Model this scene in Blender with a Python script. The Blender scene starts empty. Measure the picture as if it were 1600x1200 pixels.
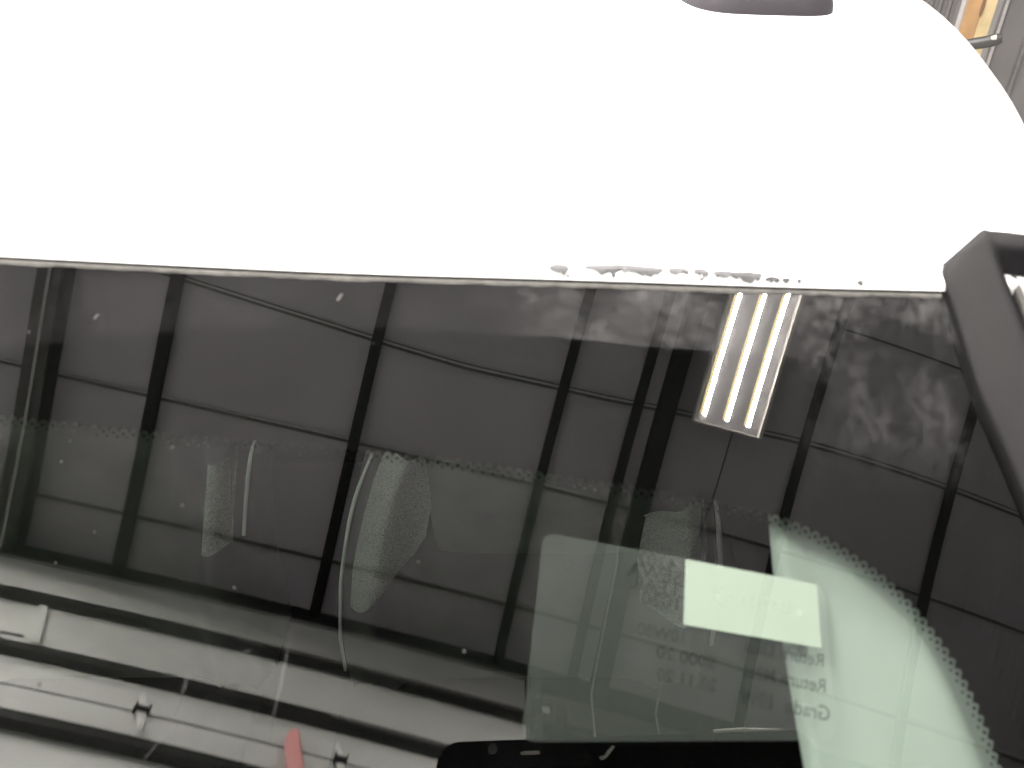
import bpy, math, random
from mathutils import Vector, Matrix
random.seed(4)
C = bpy.context.scene
COL = C.collection
R = math.radians

# ------------------------------------------------------------------ camera
PITCH = R(34)
cam_d = bpy.data.cameras.new('camera'); cam = bpy.data.objects.new('camera', cam_d); COL.objects.link(cam)
C.camera = cam
cam.location = (0, 0, 2.0)
cam.rotation_euler = (R(90) - PITCH, 0, 0)
cam_d.sensor_width = 36; cam_d.lens = 27.0
cam_d.clip_start = 0.004; cam_d.clip_end = 200
cam_d.dof.use_dof = True; cam_d.dof.focus_distance = 1.15; cam_d.dof.aperture_fstop = 15

# ------------------------------------------------------------------ world, exposure
W = bpy.data.worlds.new('World'); C.world = W; W.use_nodes = True
bg = W.node_tree.nodes['Background']; bg.inputs[0].default_value = (0.95, 0.97, 1.0, 1); bg.inputs[1].default_value = 0.8
C.view_settings.view_transform = 'Standard'; C.view_settings.look = 'None'
C.view_settings.exposure = 1.6; C.view_settings.gamma = 1.0
C.render.engine = 'CYCLES'
C.cycles.use_denoising = True
C.cycles.caustics_reflective = False; C.cycles.caustics_refractive = False
C.cycles.max_bounces = 8; C.cycles.transparent_max_bounces = 12
C.cycles.sample_clamp_indirect = 12
TUBE = 620.0          # radiance of the lamp strips

# ------------------------------------------------------------------ helpers
PSI = -0.2266
E1 = Vector((math.cos(PSI), math.sin(PSI), 0)); E2 = Vector((-math.sin(PSI), math.cos(PSI), 0))
def B(a, b, z):                       # hall coordinates: along the wall, into the hall, height
    return E1 * a + E2 * b + Vector((0, 0, z))
ORG = {}
def org(o): return ORG.get(o.name, Vector((0, 0, 0)))
class MB:
    def __init__(s): s.v = []; s.f = []; s.sm = []
    def poly(s, pts, smooth=False):
        n = len(s.v); s.v += [Vector(p) for p in pts]; s.f.append(list(range(n, n + len(pts)))); s.sm.append(smooth)
    def grid(s, rows, smooth=True, close=False):
        n = len(s.v); w = len(rows[0])
        for r in rows: s.v += [Vector(p) for p in r]
        for j in range(len(rows) - 1):
            for i in range(w if close else w - 1):
                k = (i + 1) % w
                s.f.append([n + j * w + i, n + j * w + k, n + (j + 1) * w + k, n + (j + 1) * w + i]); s.sm.append(smooth)
    def hexa(s, p):                   # 8 points: bottom 4, top 4
        n = len(s.v); s.v += [Vector(q) for q in p]
        for f in ((0, 3, 2, 1), (4, 5, 6, 7), (0, 1, 5, 4), (1, 2, 6, 5), (2, 3, 7, 6), (3, 0, 4, 7)):
            s.f.append([n + i for i in f]); s.sm.append(False)
    def bbox(s, a0, a1, b0, b1, z0, z1):   # box in hall coordinates
        s.hexa([B(a0, b0, z0), B(a1, b0, z0), B(a1, b1, z0), B(a0, b1, z0), B(a0, b0, z1), B(a1, b0, z1), B(a1, b1, z1), B(a0, b1, z1)])
    def box(s, x0, x1, y0, y1, z0, z1):
        s.hexa([(x0, y0, z0), (x1, y0, z0), (x1, y1, z0), (x0, y1, z0), (x0, y0, z1), (x1, y0, z1), (x1, y1, z1), (x0, y1, z1)])
    def tube(s, pts, r, n=8, caps=True):
        pts = [Vector(p) for p in pts]; rings = []
        rr = r if isinstance(r, (list, tuple)) else [r] * len(pts)
        for i, p in enumerate(pts):
            d = (pts[min(i + 1, len(pts) - 1)] - pts[max(i - 1, 0)]).normalized()
            a = d.orthogonal().normalized() if abs(d.z) > .9 else d.cross(Vector((0, 0, 1))).normalized()
            b = d.cross(a).normalized()
            rings.append([p + (a * math.cos(t) + b * math.sin(t)) * rr[i] for t in [2 * math.pi * k / n for k in range(n)]])
        s.grid(rings, True, True)
        if caps: s.poly(rings[0][::-1]); s.poly(rings[-1])
    def build(s, name, mat, parent=None, origin=None, uv=None):
        me = bpy.data.meshes.new(name)
        if parent is not None: o0 = org(parent)
        elif origin is not None: o0 = Vector(origin)
        else:
            xs = [p.x for p in s.v]; ys = [p.y for p in s.v]; zs = [p.z for p in s.v]
            o0 = Vector(((min(xs) + max(xs)) / 2, (min(ys) + max(ys)) / 2, min(zs)))
        me.from_pydata([tuple(p - o0) for p in s.v], [], s.f)
        me.polygons.foreach_set('use_smooth', s.sm)
        if uv:
            l = me.uv_layers.new(name='UVMap')
            for lp in me.loops: l.data[lp.index].uv = uv[lp.vertex_index]
        me.materials.append(mat); me.update()
        o = bpy.data.objects.new(name, me); COL.objects.link(o)
        if parent is None: o.location = o0
        else: o.parent = parent
        ORG[o.name] = o0
        return o
def empty(name, loc):
    o = bpy.data.objects.new(name, None); COL.objects.link(o); o.location = loc; ORG[o.name] = Vector(loc); o.empty_display_size = .1
    return o
def tag(o, label=None, cat=None, group=None, kind=None):
    for k, v in (('label', label), ('category', cat), ('group', group), ('kind', kind)):
        if v: o[k] = v
    return o
def copy_tree(o, parent=None, delta=None):
    c = o.copy(); COL.objects.link(c); c.parent = parent
    for ch in [x for x in COL.objects if x.parent == o]: copy_tree(ch, c)
    if delta is not None: c.location = o.location + Vector(delta)
    return c

# ------------------------------------------------------------------ materials
def mat(name, col, rough=.6, metal=0, noise=0, nscale=20, bump=0, bscale=200, coat=0, spec=.5):
    m = bpy.data.materials.new(name); m.use_nodes = True; nt = m.node_tree; N = nt.nodes; L = nt.links
    p = N['Principled BSDF']; p.inputs['Base Color'].default_value = (*col, 1); p.inputs['Roughness'].default_value = rough
    p.inputs['Metallic'].default_value = metal; p.inputs['Coat Weight'].default_value = coat; p.inputs['Specular IOR Level'].default_value = spec
    tc = N.new('ShaderNodeTexCoord')
    if noise:
        t = N.new('ShaderNodeTexNoise'); t.inputs['Scale'].default_value = nscale; t.inputs['Detail'].default_value = 6
        L.new(tc.outputs['Object'], t.inputs['Vector'])
        r = N.new('ShaderNodeMapRange'); r.inputs[3].default_value = 1 - noise; r.inputs[4].default_value = 1 + noise
        r.inputs[1].default_value = .3; r.inputs[2].default_value = .7
        L.new(t.outputs[0], r.inputs[0])
        x = N.new('ShaderNodeMix'); x.data_type = 'RGBA'; x.blend_type = 'MULTIPLY'; x.inputs[0].default_value = 1
        x.inputs[6].default_value = (*col, 1); L.new(r.outputs[0], x.inputs[7]); L.new(x.outputs[2], p.inputs['Base Color'])
    if bump:
        t = N.new('ShaderNodeTexNoise'); t.inputs['Scale'].default_value = bscale; t.inputs['Detail'].default_value = 3
        L.new(tc.outputs['Object'], t.inputs['Vector'])
        b = N.new('ShaderNodeBump'); b.inputs['Strength'].default_value = bump; b.inputs['Distance'].default_value = .002
        L.new(t.outputs[0], b.inputs['Height']); L.new(b.outputs[0], p.inputs['Normal'])
    return m
def emit(name, col, s):
    m = bpy.data.materials.new(name); m.use_nodes = True; nt = m.node_tree; nt.nodes.remove(nt.nodes['Principled BSDF'])
    e = nt.nodes.new('ShaderNodeEmission'); e.inputs[0].default_value = (*col, 1); e.inputs[1].default_value = s
    nt.links.new(e.outputs[0], nt.nodes['Material Output'].inputs[0]); return m

M = {}
M['paint'] = mat('white_paint', (.82, .82, .82), .25, coat=.6)
M['primer'] = mat('grey_primer', (.052, .050, .054), .7, noise=.12, nscale=300)
M['trim'] = mat('black_plastic', (.0055, .0050, .0058), .6, spec=.15, noise=.12, nscale=90, bump=.15, bscale=1500)
M['trim_in'] = mat('black_rubber', (.003, .003, .003), .7, spec=.1, noise=.2, nscale=60)
M['strip'] = mat('pale_metal_edge', (.042, .039, .038), .5, spec=.2, noise=.45, nscale=160)
M['gap'] = mat('dark_gap', (.013, .010, .011), .7, spec=.1)
M['seal'] = mat('glass_edge_seal', (.085, .081, .077), .6, spec=.2, noise=.25, nscale=250)
M['fitting'] = mat('grey_fitting', (.031, .028, .032), .6, spec=.1)
M['frit'] = mat('black_frit', (.0012, .0012, .0012), .9, spec=0)
M['cabin'] = mat('dark_cabin', (.005, .005, .005), .9, spec=0)
M['ceil'] = mat('ceiling_facing', (.34, .325, .35), .7, noise=.10, nscale=1.2)
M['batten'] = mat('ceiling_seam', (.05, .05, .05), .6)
M['lipc'] = mat('seam_lip_white', (.40, .39, .40), .6)
M['purlin'] = mat('dark_steel', (.007, .007, .007), .7, spec=.15, noise=.2, nscale=4)
M['beam2'] = mat('grey_steel', (.022, .021, .021), .55, noise=.2, nscale=5)
M['conduit'] = mat('galvanised_pipe', (.42, .42, .40), .45, noise=.15, nscale=40)
M['cord'] = mat('grey_cord', (.05, .05, .05), .6)
M['wall'] = mat('grey_wall', (.15, .15, .145), .7, noise=.12, nscale=2)
M['header'] = mat('dark_header', (.006, .006, .006), .8)
M['door'] = mat('door_paint', (.66, .67, .64), .55, noise=.04, nscale=3)
M['strut'] = mat('strut_steel', (.012, .0125, .0115), .5, noise=.2, nscale=10)
M['lip'] = mat('strut_lip', (.25, .25, .24), .4)
M['hinge'] = mat('hinge_steel', (.90, .90, .87), .45)
M['hinge_dark'] = mat('hinge_barrel', (.03, .03, .03), .5)
M['redtag'] = mat('red_plastic', (.88, .40, .39), .6)
M['siding'] = mat('back_siding', (.066, .062, .064), .45, noise=.10, nscale=3)
M['siding2'] = mat('pale_siding', (.21, .20, .202), .45, noise=.10, nscale=3)
M['wood'] = mat('pine_lit', (.44, .345, .20), .7, noise=.2, nscale=6)
M['wood_shaded'] = mat('pine_shaded', (.165, .095, .042), .7, noise=.3, nscale=6)  # same pine as the front, with the side's shade painted in darker
M['knot'] = mat('wood_knot', (.08, .04, .02), .7)
M['pipe'] = mat('dark_pipe', (.022, .021, .022), .5)
M['pale'] = mat('pipe_end', (.35, .31, .27), .5)
M['fix'] = mat('fixture_housing', (.27, .255, .262), .5, noise=.05, nscale=5)
M['fixrim'] = mat('fixture_rim', (.55, .53, .49), .3)
M['tube'] = emit('lamp_strip', (1.0, .965, .90), TUBE)
M['fringe'] = emit('warm_fringe_glow', (1.0, .80, .42), 3.4)  # yellow colour fringe beside each strip, put in as a faint glow
M['floor'] = mat('concrete_floor', (.62, .61, .59), .6, noise=.15, nscale=1.5)
M['paper'] = mat('paper', (.215, .23, .21), .8, noise=.02, nscale=60)
M['tablet'] = mat('tablet_case', (.002, .002, .002), .5, spec=.1)
M['tablet_glint'] = mat('painted_glint', (.40, .38, .34), .5)  # pale matt colour for the painted glints on the tablet
M['lens'] = mat('lens_glass', (.01, .01, .012), .1)
M['leather'] = mat('seat_vinyl', (.085, .092, .084), .8, spec=.1, noise=.2, nscale=8)
M['seat_top'] = mat('bright_top_fabric', (.165, .178, .162), .9, noise=.15, nscale=12, spec=.05)
M['pip'] = mat('seat_piping', (.80, .82, .78), .7)
M['seam'] = mat('seat_seam', (.20, .21, .19), .8, noise=.5, nscale=120)
M['panel'] = mat('pillar_lining', (.148, .163, .155), .75, noise=.035, nscale=18)
M['speck'] = mat('dust_speck', (.034, .034, .033), .9, spec=0)

M['speck2'] = mat('dried_splash', (.065, .062, .062), .9, spec=0)
def fabric():
    m = bpy.data.materials.new('seat_weave'); m.use_nodes = True; nt = m.node_tree; N = nt.nodes; L = nt.links
    p = N['Principled BSDF']; p.inputs['Roughness'].default_value = .9
    tc = N.new('ShaderNodeTexCoord'); mp = N.new('ShaderNodeMapping'); mp.inputs['Rotation'].default_value = (0, R(28), 0)
    mp.inputs['Scale'].default_value = (1, 1, 2.2); L.new(tc.outputs['Object'], mp.inputs[0])
    v = N.new('ShaderNodeTexVoronoi'); v.inputs['Scale'].default_value = 270; L.new(mp.outputs[0], v.inputs['Vector'])
    r = N.new('ShaderNodeValToRGB'); r.color_ramp.elements[0].color = (.80, .82, .78, 1); r.color_ramp.elements[0].position = .15
    r.color_ramp.elements[1].color = (.42, .44, .41, 1); r.color_ramp.elements[1].position = .7
    L.new(v.outputs['Distance'], r.inputs[0]); L.new(r.outputs[0], p.inputs['Base Color'])
    b = N.new('ShaderNodeBump'); b.invert = True; b.inputs['Distance'].default_value = .004; b.inputs['Strength'].default_value = .8
    L.new(v.outputs['Distance'], b.inputs['Height']); L.new(b.outputs[0], p.inputs['Normal'])
    return m
M['weave'] = fabric()

def film(name, col, a):
    m = bpy.data.materials.new(name); m.use_nodes = True; nt = m.node_tree; N = nt.nodes; L = nt.links
    N.remove(N['Principled BSDF'])
    d = N.new('ShaderNodeBsdfDiffuse'); d.inputs[0].default_value = (*col, 1)
    t = N.new('ShaderNodeBsdfTransparent'); x = N.new('ShaderNodeMixShader'); x.inputs[0].default_value = a
    L.new(t.outputs[0], x.inputs[1]); L.new(d.outputs[0], x.inputs[2]); L.new(x.outputs[0], N['Material Output'].inputs[0])
    return m
M['cling'] = film('clear_cling', (.85, .86, .85), .024)
_nt = M['cling'].node_tree; _g = _nt.nodes.new('ShaderNodeBsdfGlossy'); _g.inputs['Roughness'].default_value = .16; _x = _nt.nodes.new('ShaderNodeMixShader')
_x.inputs[0].default_value = .065; _o = _nt.nodes['Material Output'].inputs[0]; _s = _o.links[0].from_socket
_nt.links.new(_s, _x.inputs[1]); _nt.links.new(_g.outputs[0], _x.inputs[2]); _nt.links.new(_x.outputs[0], _o)
M['ink'] = film('faded_ink', (.02, .02, .02), .58)
M['ink2'] = film('pale_print', (.45, .47, .42), .13)
M['scratch'] = film('scratch', (.8, .8, .8), .018)

def glass():
    """windscreen: mirror film by Fresnel, green tint, dirt film with its own edges (UV = metres on the glass)"""
    m = bpy.data.materials.new('windscreen_glass'); m.use_nodes = True; nt = m.node_tree; N = nt.nodes; L = nt.links
    N.remove(N['Principled BSDF'])
    def math_(op, a, b=None, clamp=False):
        n = N.new('ShaderNodeMath'); n.operation = op; n.use_clamp = clamp
        for i, q in enumerate((a, b)):
            if q is None: continue
            if isinstance(q, (int, float)): n.inputs[i].default_value = q
            else: L.new(q, n.inputs[i])
        return n.outputs[0]
    def rng(v, a, b, c=0., d=1.):
        n = N.new('ShaderNodeMapRange'); n.interpolation_type = 'SMOOTHSTEP'
        for i, q in enumerate((a, b, c, d)): n.inputs[i + 1].default_value = q
        L.new(v, n.inputs[0]); return n.outputs[0]
    lw = N.new('ShaderNodeLayerWeight'); lw.inputs[0].default_value = .5
    fac = math_('ADD', math_('MULTIPLY', math_('POWER', lw.outputs['Facing'], 5.0), .92), .08)
    tr = N.new('ShaderNodeBsdfTransparent'); tr.inputs[0].default_value = (.78, .84, .795, 1)
    gl = N.new('ShaderNodeBsdfGlossy'); gl.inputs['Roughness'].default_value = 0; gl.inputs[0].default_value = (1, 1, 1, 1)
    mx = N.new('ShaderNodeMixShader'); L.new(fac, mx.inputs[0]); L.new(tr.outputs[0], mx.inputs[1]); L.new(gl.outputs[0], mx.inputs[2])
    uv = N.new('ShaderNodeUVMap'); uv.uv_map = 'UVMap'; sp = N.new('ShaderNodeSeparateXYZ'); L.new(uv.outputs[0], sp.inputs[0])
    U, V = sp.outputs[0], sp.outputs[1]
    def noise(scale, detail=4, vec=None, dist=0.):
        n = N.new('ShaderNodeTexNoise'); n.inputs['Scale'].default_value = scale; n.inputs['Detail'].default_value = detail
        n.inputs['Distortion'].default_value = dist
        L.new(vec or uv.outputs[0], n.inputs['Vector']); return n.outputs[0]
    # wiped line: dirt film above it, its edge rises and falls a little
    edge = math_('ADD', math_('MULTIPLY', math_('SUBTRACT', noise(9, 2), .5), .006), 0.0222)
    edge = math_('SUBTRACT', edge, math_('MULTIPLY', math_('POWER', math_('MAXIMUM', math_('SUBTRACT', .02, U), 0.), 2.), .55))
    above = rng(math_('SUBTRACT', V, edge), -.0006, .0008)
    stren = math_('ADD', rng(U, -.02, .05, .10, .75), math_('MULTIPLY', rng(U, .09, .12, 0, .0), 1))
    fade = rng(U, .085, .125, 1, 0)
    band = math_('MULTIPLY', math_('MULTIPLY', above, math_('MULTIPLY', stren, fade)), math_('MULTIPLY', rng(noise(34, 4, dist=.2), .33, .62, .35, 1.), rng(noise(230, 9), .36, .66, .62, 1.15)))
    # smeared dirt beside the black trim
    mp = N.new('ShaderNodeMapping'); mp.inputs['Rotation'].default_value = (0, 0, R(-38)); mp.inputs['Scale'].default_value = (1.25, .8, 1)
    L.new(uv.outputs[0], mp.inputs[0])
    right = math_('MULTIPLY', rng(U, .10, .135), rng(V, -.035, .035))
    smear = math_('MULTIPLY', right, math_('MULTIPLY', rng(noise(26, 3, mp.outputs[0], .2), .40, .66, .10, 1.), rng(noise(210, 9, mp.outputs[0], .1), .36, .68, .35, 1.3)))
    midl = math_('MULTIPLY', math_('MULTIPLY', rng(U, -.06, .02), rng(V, .024, .05)), math_('MULTIPLY', rng(noise(75, 4), .47, .66), .5))
    base = math_('MULTIPLY', rng(noise(14, 3), .35, .75), .02)
    dirt = math_('MULTIPLY', math_('ADD', math_('ADD', base, midl), math_('ADD', math_('MULTIPLY', band, 1.5), math_('MULTIPLY', smear, 1.15))), .034, True)
    df = N.new('ShaderNodeBsdfDiffuse'); df.inputs[0].default_value = (.78, .76, .78, 1)
    mx2 = N.new('ShaderNodeMixShader'); L.new(dirt, mx2.inputs[0]); L.new(mx.outputs[0], mx2.inputs[1]); L.new(df.outputs[0], mx2.inputs[2])
    L.new(mx2.outputs[0], N['Material Output'].inputs[0])
    return m
M['glass'] = glass()

# ------------------------------------------------------------------ windscreen surface: metres (u across, v up the slope, h above)
G = dict(th=.594222, al=.025896, ku=.002095, kv=-.080858, kuv=-.024039, cu=1.982876, roll=-.11036, cv=5.364464, cuuv=.13472)
_U = Vector((math.cos(G['al']), math.sin(G['al']), 0)); _Bk = Vector((-math.sin(G['al']), math.cos(G['al']), 0))
_V = _Bk * math.cos(G['th']) + Vector((0, 0, math.sin(G['th']))); NN = _U.cross(_V)
UU = _U * math.cos(G['roll']) + _V * math.sin(G['roll']); VV = _V * math.cos(G['roll']) - _U * math.sin(G['roll'])
OO = Vector((0, math.cos(PITCH) * .3, -math.sin(PITCH) * .3 + 2.0))
def bulge(u, v):
    def w(u, v): return -(G['ku'] * u * u / 2 + G['kv'] * v * v / 2 + G['kuv'] * u * v + G['cu'] * u ** 3 / 6 + G['cv'] * v ** 3 / 6 + G['cuuv'] * u * u * v / 2)
    uc = min(max(u, -.26), .25); vc = min(max(v, -.16), .09); e = 1e-5
    wu = (w(uc + e, vc) - w(uc - e, vc)) / 2 / e; wv = (w(uc, vc + e) - w(uc, vc - e)) / 2 / e
    return w(uc, vc) + wu * (u - uc) + wv * (v - vc)
def S(u, v, h=0.): return OO + UU * u + VV * v + NN * (bulge(u, v) + h)

def interp(tab, x):
    if x <= tab[0][0]: a, b = tab[0], tab[1]
    elif x >= tab[-1][0]: a, b = tab[-2], tab[-1]
    else:
        for a, b in zip(tab, tab[1:]):
            if a[0] <= x <= b[0]: break
    return a[1] + (b[1] - a[1]) * (x - a[0]) / (b[0] - a[0])
def resample(pts, step=None, n=None):
    d = [0]
    for a, b in zip(pts, pts[1:]): d.append(d[-1] + math.dist(a, b))
    n = n or max(2, int(d[-1] / step)); out = []; k = 0
    for i in range(n + 1):
        t = d[-1] * i / n
        while k < len(d) - 2 and d[k + 1] < t: k += 1
        f = (t - d[k]) / max(d[k + 1] - d[k], 1e-9); out.append(tuple(a + (b - a) * f for a, b in zip(pts[k], pts[k + 1])))
    return out
def smooth_path(pts, it=2):
    for _ in range(it):
        q = [pts[0]]
        for a, b in zip(pts, pts[1:]):
            q += [tuple(x * .75 + y * .25 for x, y in zip(a, b)), tuple(x * .25 + y * .75 for x, y in zip(a, b))]
        pts = q + [pts[-1]]
    return pts

ULEFT = -.78
TOP = [(ULEFT, -.004), (-.5, .013), (-.32, .0275), (-.2212, .0341), (-.1412, .0386), (-.0674, .0422), (.0091, .0473), (.0924, .0522), (.1284, .0547), (.1756, .0587)]
PIL = [(.1756, .0587), (.1778, .0446), (.1801, .0276), (.1828, .0114), (.1886, -.0078), (.1952, -.0314), (.2077, -.0871), (.235, -.22), (.29, -.52)]
FRIT = [(ULEFT + .03, -.034), (-.2051, -.0325), (-.1668, -.0322), (-.1424, -.0328), (-.0987, -.0331), (-.0479, -.0322), (-.0212, -.0325), (.0103, -.0345), (.0391, -.0363), (.07, -.0387), (.0913, -.0411), (.1012, -.0425), (.1123, -.0455), (.127, -.0525), (.1433, -.0633), (.1543, -.0761), (.1626, -.0891), (.1682, -.1029), (.1718, -.1162), (.1742, -.1309), (.19, -.25), (.22, -.48)]

# ================================================================== VEHICLE
van = tag(empty('parked_van', (-.3, 1.3, 0)), 'white vehicle with peeling roof paint and tinted windshield seen up close', 'van')

# windscreen glass
TOPS = sorted(resample(smooth_path(TOP, 4), n=400))
import bisect
def topv(u):
    k = min(max(bisect.bisect(TOPS, (u, 0)), 1), len(TOPS) - 1); return interp(TOPS[k - 1:k + 1], u)
def rightu(v): return interp(sorted([(b, a) for a, b in PIL]), v)
g = MB(); rows = []; uvs = []
NU, NV = 150, 90
for j in range(NV + 1):
    fj = (j / NV); row = []
    for i in range(NU + 1):
        fi = i / NU
        vb = -.5; vt = topv(ULEFT + (.1756 - ULEFT) * fi); v = vt + (vb - vt) * fj ** 1.3
        ur = rightu(v); u = ULEFT + (ur - ULEFT) * (1 - (1 - fi) ** 1.4); v = v + (topv(min(u, .1756)) - vt) * (1 - fj)
        row.append(S(u, v)); uvs.append((u, v))
    rows.append(row)
g.grid(rows, True)
wind = g.build('windshield', M['glass'], van, uv=uvs)
for i, (a, q) in enumerate(zip(g.f, range(1))): pass

# frit band: scalloped inner edge, dots beyond it
PITCHD = .00385
fc = resample(smooth_path(FRIT, 2), PITCHD)
outer_pts = [(u, v - .0012) for u, v in TOP] + [(u - .0008, v) for u, v in PIL[1:]]
def nrm(path, i):
    a = path[max(i - 1, 0)]; b = path[min(i + 1, len(path) - 1)]
    dx, dy = b[0] - a[0], b[1] - a[1]; l = math.hypot(dx, dy); return (dy / l, -dx / l), (dx / l, dy / l)     # inward normal, tangent
cut = [k for k, p in enumerate(outer_pts) if p[0] > .174][0]
icut = min(range(len(fc)), key=lambda i: math.hypot(fc[i][0] - .127, fc[i][1] + .0525))
SUB = 10
inner = []
for i in range((len(fc) - 1) * SUB + 1):
    k, r = divmod(i, SUB); k2 = min(k + 1, len(fc) - 1); f = r / SUB
    px = fc[k][0] + (fc[k2][0] - fc[k][0]) * f; py = fc[k][1] + (fc[k2][1] - fc[k][1]) * f
    n, t = nrm(fc, k); x = f if f < .5 else f - 1
    d = .27 - 1.12 * math.sqrt(max(0, .43 ** 2 - x * x))
    inner.append((px + n[0] * d * PITCHD, py + n[1] * d * PITCHD))
nA = icut * SUB; nB = len(inner) - 1 - nA
outA = resample(outer_pts[:cut + 1], n=nA); outB = resample(outer_pts[cut:], n=nB)
outer = outA + outB[1:]
H_FRIT = -.0016
g = MB(); g.grid([[S(*p, H_FRIT) for p in inner], [S(*[a * .75 + b * .25 for a, b in zip(p, q)], H_FRIT) for p, q in zip(inner, outer)],
                  [S(*[a * .5 + b * .5 for a, b in zip(p, q)], H_FRIT) for p, q in zip(inner, outer)],
                  [S(*[a * .25 + b * .75 for a, b in zip(p, q)], H_FRIT) for p, q in zip(inner, outer)], [S(*p, H_FRIT) for p in outer]], True)
g.build('frit_band', M['frit'], wind)
g = MB()
for i in range(1, len(fc) - 1):
    n, t = nrm(fc, i)
    for off, sh, rad in ((.32, 0, .17), (.70, .5, .125)):
        cx = fc[i][0] + (n[0] * off + t[0] * sh) * PITCHD; cy = fc[i][1] + (n[1] * off + t[1] * sh) * PITCHD
        g.poly([S(cx + math.cos(a) * rad * PITCHD, cy + math.sin(a) * rad * PITCHD, H_FRIT) for a in [2 * math.pi * k / 10 for k in range(10)]])
tag(g.build('frit_dot', M['frit'], wind), kind='stuff')

# dust specks and scratches on the glass
SP = [(-0.1679, 0.0125, 0.00154), (-0.0735, 0.0311, 0.00198), (-0.0248, -0.0091, 0.00088), (-0.115, -0.0592, 0.0011), (-0.1532, -0.0836, 0.00088), (-0.1433, -0.0718, 0.00088), (-0.0896, -0.0861, 0.0011), (-0.0565, 0.012, 0.00066), (-0.0075, -0.0999, 0.0011), (0.0262, -0.0681, 0.0011), (0.0918, -0.0308, 0.00088), (0.1019, -0.0298, 0.00088), (0.09, 0.0059, 0.00066), (0.0997, 0.032, 0.00066), (0.1652, -0.0019, 0.00066), (0.1148, 0.0003, 0.00066), (0.153, 0.0346, 0.00066), (-0.0273, -0.0714, 0.00088), (-0.0954, 0.0073, 0.00066), (-0.0895, -0.0211, 0.00088), (-0.1641, -0.0089, 0.00066), (-0.1456, -0.1229, 0.0011), (0.111, 0.026, 0.00066), (0.1061, -0.0005, 0.00066), (0.1324, 0.0021, 0.00066), (0.0185, -0.1118, 0.00066), (-0.1915, 0.0027, 0.00132), (-0.1621, -0.0394, 0.00088), (-0.1241, -0.0381, 0.0011), (-0.1629, -0.0475, 0.00088), (0.176, 0.0202, 0.00088), (0.1875, 0.0105, 0.00088)]
for u, v, r in SP:
    g = MB(); n = 9; el = 1.8 if r > .0014 else 1.1; rot = R(65) if r > .0014 else random.random() * 3; r *= .62 if el < 1.5 else .8
    ring = []
    for k in range(n):
        a = 2 * math.pi * k / n; q = r * random.uniform(.55, 1.1); x, y = math.cos(a) * q * el, math.sin(a) * q / el
        ring.append((u + x * math.cos(rot) - y * math.sin(rot), v + x * math.sin(rot) + y * math.cos(rot)))
    top = S(u, v, .0003 + r * .12)
    for a, b in zip(ring, ring[1:] + ring[:1]): g.poly([S(*a, .0002), S(*b, .0002), top], True)
    g.build('dust_speck', M['speck2'] if el > 1.5 else M['speck'], wind)
for path, w in (([(-.0668, -.095), (-.067, -.1098), (-.0672, -.1237), (-.068, -.1315)], .0009), ([(-.0978, -.109), (-.0986, -.1216), (-.0994, -.1285)], .0008),
                ([(-.1004, -.1324), (-.1033, -.1383), (-.1059, -.1422)], .0007), ([(-.0788, -.1058), (-.0837, -.1082)], .0007)):
    pp = resample(smooth_path(path), n=14); g = MB(); rw = [[], []]
    for i, p in enumerate(pp):
        n, t = nrm(pp, i); ww = w * math.sin(math.pi * (i + .6) / 15.2) * random.uniform(.6, 1.1) * .7
        rw[0].append(S(p[0] - n[0] * ww, p[1] - n[1] * ww, .0003)); rw[1].append(S(p[0] + n[0] * ww, p[1] + n[1] * ww, .0003))
    g.grid(rw); g.build('scratch', M['scratch'], wind)

# pale seal strip along the top of the glass and the dark gap behind it
us = [ULEFT + (.174 - ULEFT) * i / 160 for i in range(161)]
def strip(v0, v1, h0, h1, name, m, jit=0.):
    g = MB(); j = [random.uniform(-jit, jit) for _ in us]
    g.grid([[S(u, topv(u) + v0, h0) for u in us], [S(u, topv(u) + v0 * .6 + v1 * .4, (h0 + h1) / 2 + .0005) for u in us], [S(u, topv(u) + v1 + jj, h1) for u, jj in zip(us, j)]])
    return g.build(name, m, van)
strip(-.0011, -.0031, .0008, .0002, 'glass_seal', M['seal'], .00035)
strip(.0028, -.0011, -.002, .0005, 'roof_gap', M['gap'])

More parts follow.
